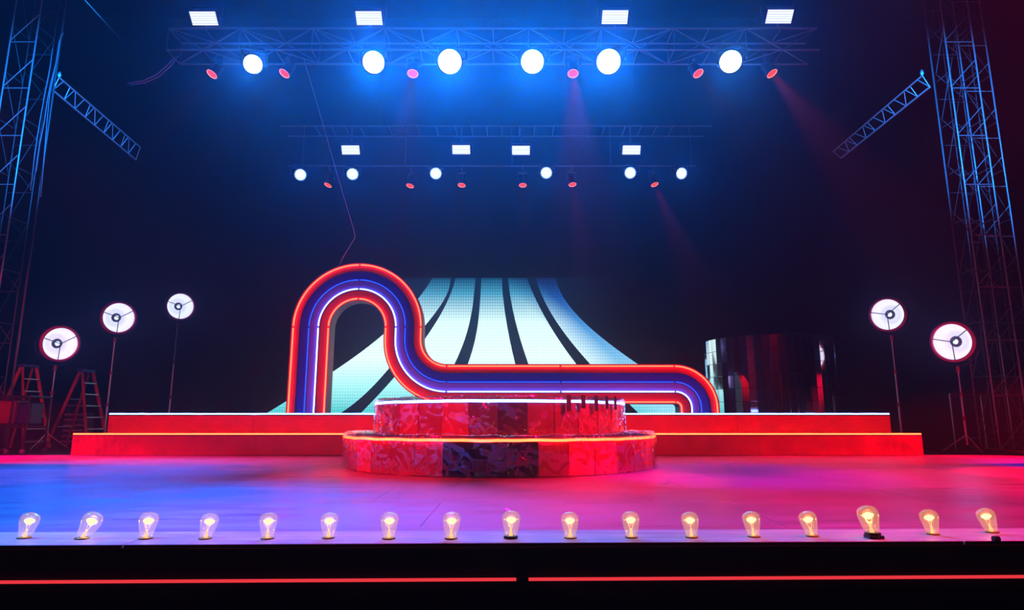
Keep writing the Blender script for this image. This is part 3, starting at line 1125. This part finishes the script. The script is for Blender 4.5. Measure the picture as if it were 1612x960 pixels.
# strobes
SW, SH = 0.45, 0.225
sbody_me = MB().bevbox((0, 0.06, 0), (SW + .05, 0.11, SH + .05), 0.015).mesh('strobe_housing', M_housing)
sface_me = MB().box((0, 0.001, 0), (SW, 0.008, SH)).mesh('strobe_face', M_strobe_gap)
row_me = MB().bevbox((0, 0, 0), (SW - 0.006, 0.008, SH / 6 * 0.78), 0.002).mesh('led_row', M_strobe)
yoke_s = yoke_mesh(0.265, 0.16, M_housing)


def strobe(label, pos, tilt, yawz, group, hang):
    t = thing('strobe_light', label, 'strobe', pos, 0, group)
    q = Quaternion((0, 0, 1), yawz) @ Quaternion((1, 0, 0), tilt)
    sh = link('strobe_housing', sbody_me, t, (0, 0, 0), q)
    link('strobe_face', sface_me, sh)
    for k in range(6):
        link('led_row', row_me, sh, (0, -0.006, (k - 2.5) * SH / 6))
    link('yoke', yoke_s, t, q @ Vector((0, 0.10, 0)) + Vector((0, 0, 0.16)), Quaternion((0, 0, 1), yawz))
    bar('clamp', q @ Vector((0, 0.10, 0)) + Vector((0, 0, 0.16)), hang - Vector(pos), 0.018, M_truss, t)
    return t


ORD4 = ['leftmost', 'second from left', 'second from right', 'rightmost']
for i, (px, py) in enumerate(((321, 29), (581, 28.5), (968, 27), (1227, 26))):
    p = at(px, py, FT_Y - 0.1)
    strobe('bright white strobe panel above the front truss, ' + ORD4[i], p, math.radians(46), 0, 'strobes above the front truss', Vector((p.x, FT_Y, FZ + 0.41)))
    spot('strobe_beam', p + Vector((0, -0.06, -0.04)), p + Vector((0, -1, -0.7)), 35, (0.0, 0.08, 1.0), 120, 0.9, 0.1)
for i, (px, py) in enumerate(((552, 236), (726, 235.5), (820, 236.5), (994, 236))):
    p = at(px, py, RT_Y - 0.05)
    strobe('bright white strobe panel under the rear truss, ' + ORD4[i], p, math.radians(34), 0, 'strobes under the rear truss', Vector((p.x, RT_Y, RZ)))
    spot('strobe_beam', p + Vector((0, -0.06, -0.04)), p + Vector((0, -1, -0.5)), 35, (0.0, 0.08, 1.0), 120, 0.9, 0.1)

# red pars
par_me = MB().lathe([(0.0, 0.26), (0.05, 0.255), (0.08, 0.22), (0.088, 0.1), (0.10, 0.02), (0.105, -0.03), (0.097, -0.032), (0.095, 0.0)], 24).mesh('par_can', M_housing, True)
plens_me = MB().lathe([(0.086, -0.012), (0.05, -0.020), (0.0, -0.024)], 24).mesh('red_lens', M_redlens, True)
prim_me = MB().tube([(0.092 * math.cos(2 * PI * k / 24), 0.092 * math.sin(2 * PI * k / 24), -0.026) for k in range(24)], 0.009, 6, True).mesh('lens_rim', M_redrim, True)
yoke_p = yoke_mesh(0.125, 0.16, M_housing)


def par(label, pos, aim, group, power, size, hang, s=1.0, color=(1, 0.0, 0.04)):
    aim = Vector(aim).normalized()
    q = aim.to_track_quat('-Z', 'Y')
    top = Vector(pos) - aim * 0.12 * s + Vector((0, 0, 0.26 * s))
    t = thing('par_lamp', label, 'par light', top, 0, group)
    r = Vector(pos) - top
    yq = Quaternion((0, 0, 1), math.atan2(aim.y, aim.x) + PI / 2)
    link('yoke', yoke_p, t, (0, 0, -0.05 * s), yq, (s, s, s))
    bar('clamp', (0, 0, -0.05 * s), hang - top - Vector((0, 0, 0.026)), 0.016, M_truss, t)
    pc = link('par_can', par_me, t, r, q, (s, s, s))
    link('red_lens', plens_me, pc)
    link('lens_rim', prim_me, pc)
    spot('par_beam', Vector(pos) + aim * 0.04, Vector(pos) + aim * 3, power, color, size, 0.3, 0.06)
    return t


FP = [(335, 115, (-0.40, -0.38, -1)), (449, 114, (-0.40, -0.38, -1)), (650, 114, (0.0, -0.35, -1)), (902, 114, (0.0, -0.35, -1)), (1098, 114, (0.40, -0.38, -1)), (1214, 114, (0.42, -0.30, -1))]
PW = [500, 500, 1200, 2800, 700, 6500]
for i, (px, py, aim) in enumerate(FP):
    p = at(px, py, FT_Y + 0.35)
    par('small red par lamp hung under the front truss, ' + ORD6[i], p, aim, 'red pars under the front truss', PW[i], 24, Vector((p.x, FT_Y + 0.45, FZ)))
RP = [(517, 290), (646, 291), (727, 290), (823, 290), (901, 289), (1030, 289)]
for i, (px, py) in enumerate(RP):
    p = at(px, py, RT_Y + 0.05)
    aim = Vector((0.30 * p.x / 4, -0.25, -1))
    par('tiny red par lamp under the rear pipe, ' + ORD6[i], p, aim, 'red pars under the rear pipe', [700, 700, 900, 900, 2600, 5000][i], 20, Vector((p.x, RT_Y, PZ)), 0.98)

# unseen added lamps: red rakes the back floor edge, blue picks out the towers
spot('red_side_fill', (-15.5, 12.3, 2.4), (-9.0, 11.8, 0), 32000, (1.0, 0.0, 0.14), 22, 0.5, 0.1)
spot('red_side_fill', (14.5, 12.3, 2.4), (8.2, 11.8, 0), 26000, (1.0, 0.0, 0.04), 24, 0.5, 0.1)
spot('red_wing_fill', (-8.6, 10.0, 3.5), (-11.4, 16.0, 1.0), 250, (1.0, 0.05, 0.10), 44, 0.8, 0.1)  # unseen, added to lift the ladders in the left corner
spot('blue_wing_fill', (-6.5, 9.0, 8.5), (-11.6, 14.7, 7.9), 8000, (0.0, 0.22, 1.0), 42, 0.8, 0.1)  # unseen, added to brighten the side trusses and towers
spot('blue_wing_fill', (6.0, 9.0, 8.5), (10.8, 14.7, 7.7), 8000, (0.0, 0.22, 1.0), 42, 0.8, 0.1)

# ------------------------------------------------------------------ dish lamps on stands
M_dish = mat('white_dish', (0.8, 0.8, 0.84), 0.5, emit=(0.72, 0.80, 1.0), estr=0.72, sample_emit=False)
M_rim = mat('dish_rim_red_light', (0.6, 0.03, 0.2), 0.35, emit=None)  # red light falling on the rim is put into its colour
M_bulbhot = emis('lamp_bulb', (0.7, 0.85, 1.0), 1.6, False)
M_capring = mat('bulb_shield', (0.08, 0.09, 0.14), 0.35, 0.6)
DD = 0.37
dish_me = MB().lathe([(DD * 0.91, 0.0), (DD * 0.84, 0.07), (DD * 0.70, 0.145), (DD * 0.48, 0.21), (DD * 0.25, 0.245), (0.0, 0.255)], 40).mesh('reflector', M_dish, True)
hous_me = MB().lathe([(DD * 1.02, -0.02), (DD * 1.03, 0.16), (DD * 0.9, 0.26), (DD * 0.4, 0.34), (0.0, 0.36)], 40).mesh('lamp_housing', M_housing, True)
rim_me = MB().lathe([(DD * 0.90, 0.01), (DD * 0.90, -0.02), (DD * 0.94, -0.045), (DD * 1.03, -0.03), (DD * 1.04, 0.02)], 40).mesh('rim', M_rim, True)
spoke_me = MB().tube([(0, 0, -0.015), (DD * .95, 0, -0.015)], 0.009, 6).mesh('spoke', M_housing)
hub_me = MB().lathe([(0.0, -0.026), (0.018, -0.024), (0.018, -0.006), (0.0, -0.004)], 12).mesh('hub', M_housing)
ring_me = MB().lathe([(0.05, 0.12), (0.095, 0.125), (0.106, 0.145), (0.095, 0.165), (0.05, 0.17)], 24).mesh('bulb_shield', M_capring, True)
bulb_me = MB().lathe([(0.05, 0.14), (0.046, 0.118), (0.03, 0.105), (0.0, 0.10)], 20).mesh('lamp_bulb', M_bulbhot, True)


def dish_lamp(label, px, py, Y, base_px, extra_yaw, d=0.85, z0=0.0):
    c = at(px, py, Y)
    bx = at(base_px[0], base_px[1], Y).x
    s = d / (2 * DD)
    t = thing('dish_lamp', label, 'stage lamp', (c.x, Y, z0), 0, 'dish lamps on stands')
    to_cam = Vector((CAM.x - c.x, CAM.y - c.y, 0))
    yw = math.atan2(to_cam.y, to_cam.x) + extra_yaw
    aim = Vector((math.cos(yw), math.sin(yw), -0.10)).normalized()
    q = aim.to_track_quat('-Z', 'Y')
    # local +Z points away from where it shines, so profile z>0 is behind the rim
    zc = c.z - z0
    ctr = Vector((0, 0, zc))
    hs = link('lamp_housing', hous_me, t, ctr, q, (s, s, s))
    for me, nm in ((dish_me, 'reflector'), (rim_me, 'rim'), (hub_me, 'hub'), (ring_me, 'bulb_shield'), (bulb_me, 'lamp_bulb')):
        link(nm, me, hs)
    for a in (-90, 15, 145):
        link('spoke', spoke_me, hs, (0, 0, 0), Quaternion((0, 0, 1), math.radians(a)))
    side = (q @ Vector((1, 0, 0)))
    side.z = 0
    side.normalize()
    back = Vector((-aim.x, -aim.y, 0)).normalized() * 0.10
    pts = []
    for i in range(25):
        a = PI + PI * i / 24
        pts.append(ctr + back + side * (DD * s * 1.18 * math.cos(a)) + Vector((0, 0, DD * s * 1.22 * math.sin(a))))
    MB().tube(pts, 0.012, 6).build('yoke', M_housing, t, smooth=True)
    bot = ctr + back + Vector((0, 0, -DD * s * 1.22))
    MB().lathe([(0.03, -0.14), (0.034, -0.13), (0.034, -0.02), (0.02, 0.0), (0.0, 0.0)], 12).build('clamp', M_clamp, t, bot)
    h = bot.z - 0.12
    dx = (bx - c.x) - bot.x
    top = bot + Vector((0, 0, -0.12))
    foot = Vector((bot.x, bot.y, 0.16))
    L = top.z - foot.z
    a1 = foot.lerp(top, 0.36)
    a2 = foot.lerp(top, 0.68)
    bar('pole', foot, a1, 0.024, M_steel, t)
    bar('pole', a1, a2, 0.019, M_steel, t)
    bar('pole', a2, top, 0.014, M_steel, t)
    for p in (a1, a2):
        MB().lathe([(0.03, -.05), (0.034, -.04), (0.034, .03), (0.026, .045)], 10).build('collar', M_clamp, t, p, smooth=True)
        bar('knob', p, p + Vector((-0.07, -0.02, 0)), 0.010, M_housing, t)
    for k in range(3):
        a = k * 2 * PI / 3 + 0.5
        e = Vector((foot.x + math.cos(a) * 0.45, foot.y + math.sin(a) * 0.45, 0.02))
        bar('leg', foot + Vector((0, 0, 0.22)), e, 0.014, M_steel, t)
    w = t.location
    wc = Vector((w.x, w.y, z0 + zc))
    spot('dish_lamp_beam', wc + aim * 0.06, wc + aim * 3, 22, (0.12, 0.14, 1.0), 150, 0.9, 0.10)
    point('dish_lamp_glow', wc - aim * 0.10, 1.6, (0.7, 0.75, 1.0), 0.04)
    return t


dish_lamp('lowest dish lamp on a stand at far left, in front of the ladders', 95, 541, 15.3, (74, 677), math.radians(24))
dish_lamp('middle-height dish lamp of the left three, beside the riser end', 187, 500, 16.5, (168, 653), math.radians(20))
dish_lamp('highest and smallest dish lamp on the left, behind the upper riser', 284, 482, 19.0, (266, 650), math.radians(20))
dish_lamp('higher, smaller dish lamp on the right, beside the riser end', 1397, 495, 15.7, (1414, 662), math.radians(-20))
dish_lamp('lower, larger dish lamp at far right near the truss towers', 1499, 538, 13.7, (1517, 670), math.radians(-24), 0.86)

# ------------------------------------------------------------------ step ladders
M_fib = mat('orange_fibreglass', (0.65, 0.10, 0.03), 0.45, noise_amt=0.15)
M_fib2 = mat('red_fibreglass', (0.50, 0.02, 0.05), 0.45, noise_amt=0.15)
M_step = mat('ladder_step_aluminium', (0.6, 0.63, 0.66), 0.4, 0.6)
M_cap = mat('ladder_cap_plastic', (0.05, 0.12, 0.35), 0.5)


def ladder(label, px, py, Y, yawz, m, H=2.12):
    c = at(px, py, Y)
    t = thing('step_ladder', label, 'ladder', (c.x, Y, 0), yawz)
    H = c.z
    wt, wb, sf, sb = 0.17, 0.33, 0.60, 0.62     # half widths at top and bottom, splay front and back
    def rail(x0, x1, y0, y1, name):
        mb = MB()
        a, b = Vector((x0, y0, H - 0.06)), Vector((x1, y1, 0.01))
        d = (b - a)
        rot = d.to_track_quat('Z', 'Y').to_matrix()
        mb.box((a + b) / 2, (0.03, 0.07, d.length), rot)
        mb.build(name, m, t)
    for s in (-1, 1):
        rail(s * wt, s * wb, -0.05, -sf, 'front_rail')
        rail(s * (wt - .03), s * (wb - .04), 0.05, sb, 'rear_rail')
    n = 6
    for k in range(1, n + 1):
        u = k / (n + 0.6)
        hw = wt + (wb - wt) * u
        y = -0.05 - (sf - 0.05) * u
        z = (H - 0.06) * (1 - u)
        MB().bevbox((0, y, z), (hw * 2 - 0.02, 0.085, 0.03), 0.006).build('step', M_step, t)
    for k in (2, 4):
        u = k / 5.5
        hw = wt + (wb - wt) * u - 0.03
        bar('rear_rung', (-hw, 0.05 + (sb - .05) * u, (H - .06) * (1 - u)), (hw, 0.05 + (sb - .05) * u, (H - .06) * (1 - u)), 0.012, M_step, t)
    MB().bevbox((0, 0, H - 0.03), (wt * 2 + 0.08, 0.20, 0.07), 0.012).build('top_cap', M_cap, t)
    for s in (-1, 1):
        u = 0.45
        hw = wt + (wb - wt) * u
        bar('spreader', (s * hw, -0.05 - (sf - .05) * u, (H - .06) * (1 - u)), (s * (hw - .03), 0.05 + (sb - .05) * u, (H - .06) * (1 - u)), 0.009, M_step, t)
    return t


ladder('orange fibreglass step ladder with blue cap at far left', 45, 574, 15.6, math.radians(75), M_fib)
ladder('red fibreglass step ladder between the two left dish lamps', 136, 582, 16.4, math.radians(80), M_fib2)

# ------------------------------------------------------------------ side-stage clutter
M_redcloth = mat('red_gel_sheet', (0.35, 0.02, 0.03), 0.4, noise_amt=0.4, noise_scale=3)
M_bluecloth = mat('blue_tarp', (0.02, 0.05, 0.14), 0.5, noise_amt=0.4, noise_scale=3)
a = at(-20, 622, 13.1)
b = at(47, 624, 13.1)
t = thing('equipment_cart', 'black tube-framed equipment cart at the lower left edge', 'cart', (b.x, 13.1, 0))
wz = b.z
wx = a.x - b.x
for (x, y) in ((0, 0), (wx, 0), (0, 0.6), (wx, 0.6), (wx * .38, 0)):
    bar('post', (x, y, 0.12), (x, y, wz), 0.022, M_housing, t)
    MB().lathe([(0.0, -.02), (0.05, -.02), (0.055, 0), (0.05, .02), (0.0, .02)], 14, Matrix.Translation((x, y, 0.055)) @ Matrix.Rotation(PI / 2, 4, 'X')).build('caster', M_alu_dim, t)
MB().bevbox((wx / 2, 0.3, wz), (abs(wx) + .06, 0.66, 0.04), 0.01).build('top_shelf', M_housing, t)
MB().bevbox((wx / 2, 0.3, 0.55), (abs(wx) + .02, 0.62, 0.03), 0.01).build('lower_shelf', M_housing, t)
MB().bevbox((wx * .69, 0.3, 0.55 + 0.30), (abs(wx) * .55, 0.4, 0.52), 0.03).build('red_bin', M_redcloth, t)
MB().bevbox((wx * .2, 0.3, 0.55 + 0.27), (abs(wx) * .32, 0.4, 0.46), 0.03).build('blue_bin', M_bluecloth, t)

c = at(112, 690, 17.2)
t = thing('wire_crate', 'grey slatted metal crate standing behind the red ladder', 'crate', (c.x, 17.2, 0))
top = at(112, 650, 17.2).z
MB().bevbox((0, 0.25, top / 2 + .02), (0.55, 0.4, top - 0.02), 0.02).build('crate_body', M_housing, t)
for k in range(6):
    MB().bevbox((0, 0.02, 0.12 + k * (top - .16) / 5), (0.54, 0.02, 0.045), 0.005).build('slat', M_step, t)

t = thing('barrier_frame', 'dark steel barrier frame standing behind the right-hand dish lamp', 'barrier', (at(1495, 620, 15.7).x, 15.7, 0))
Lx = 1.9
zt_ = at(1520, 620, 15.7).z
bar('post', (0, 0, 0.0), (0, 0, zt_), 0.022, M_alu_dim, t)
bar('post', (Lx, 0, 0.0), (Lx, 0, zt_), 0.022, M_alu_dim, t)
bar('post', (Lx * .4, 0, 0.0), (Lx * .4, 0, zt_), 0.022, M_alu_dim, t)
bar('rail', (0, 0, zt_), (Lx, 0, zt_), 0.022, M_alu_dim, t)
bar('rail', (0, 0, 0.25), (Lx, 0, 0.25), 0.018, M_alu_dim, t)
M_orange = mat('orange_pipe', (0.7, 0.25, 0.08), 0.3, 0.3)
o0 = at_z(1528, 703, 0.07)
p1 = at_z(1640, 714, 0.07)
t = thing('floor_pipe', 'thin orange pipe lying on the floor at the right edge', 'pipe', (o0.x, o0.y, 0))
d_ = p1 - o0
bar('tube', (0, 0, 0.07), (d_.x, d_.y, 0.07), 0.02, M_orange, t)
for u in (0.25, 0.72):
    MB().bevbox((d_.x * u, d_.y * u, 0.025), (0.1, 0.14, 0.05), 0.01).build('rest_block', M_housing, t)
M_pinktape = mat('pink_tape', (0.9, 0.08, 0.45), 0.5, noise_amt=0.1)
tp = at_z(799, 802, 0.001)
t = MB().box((0, 0, 0), (0.035, 0.16, 0.001), Matrix.Rotation(0.15, 3, 'Z')).build('spike_tape', M_pinktape, None, (tp.x, tp.y, 0.002))
tag(t, 'short pink tape mark on the floor behind the middle footlight', 'tape')
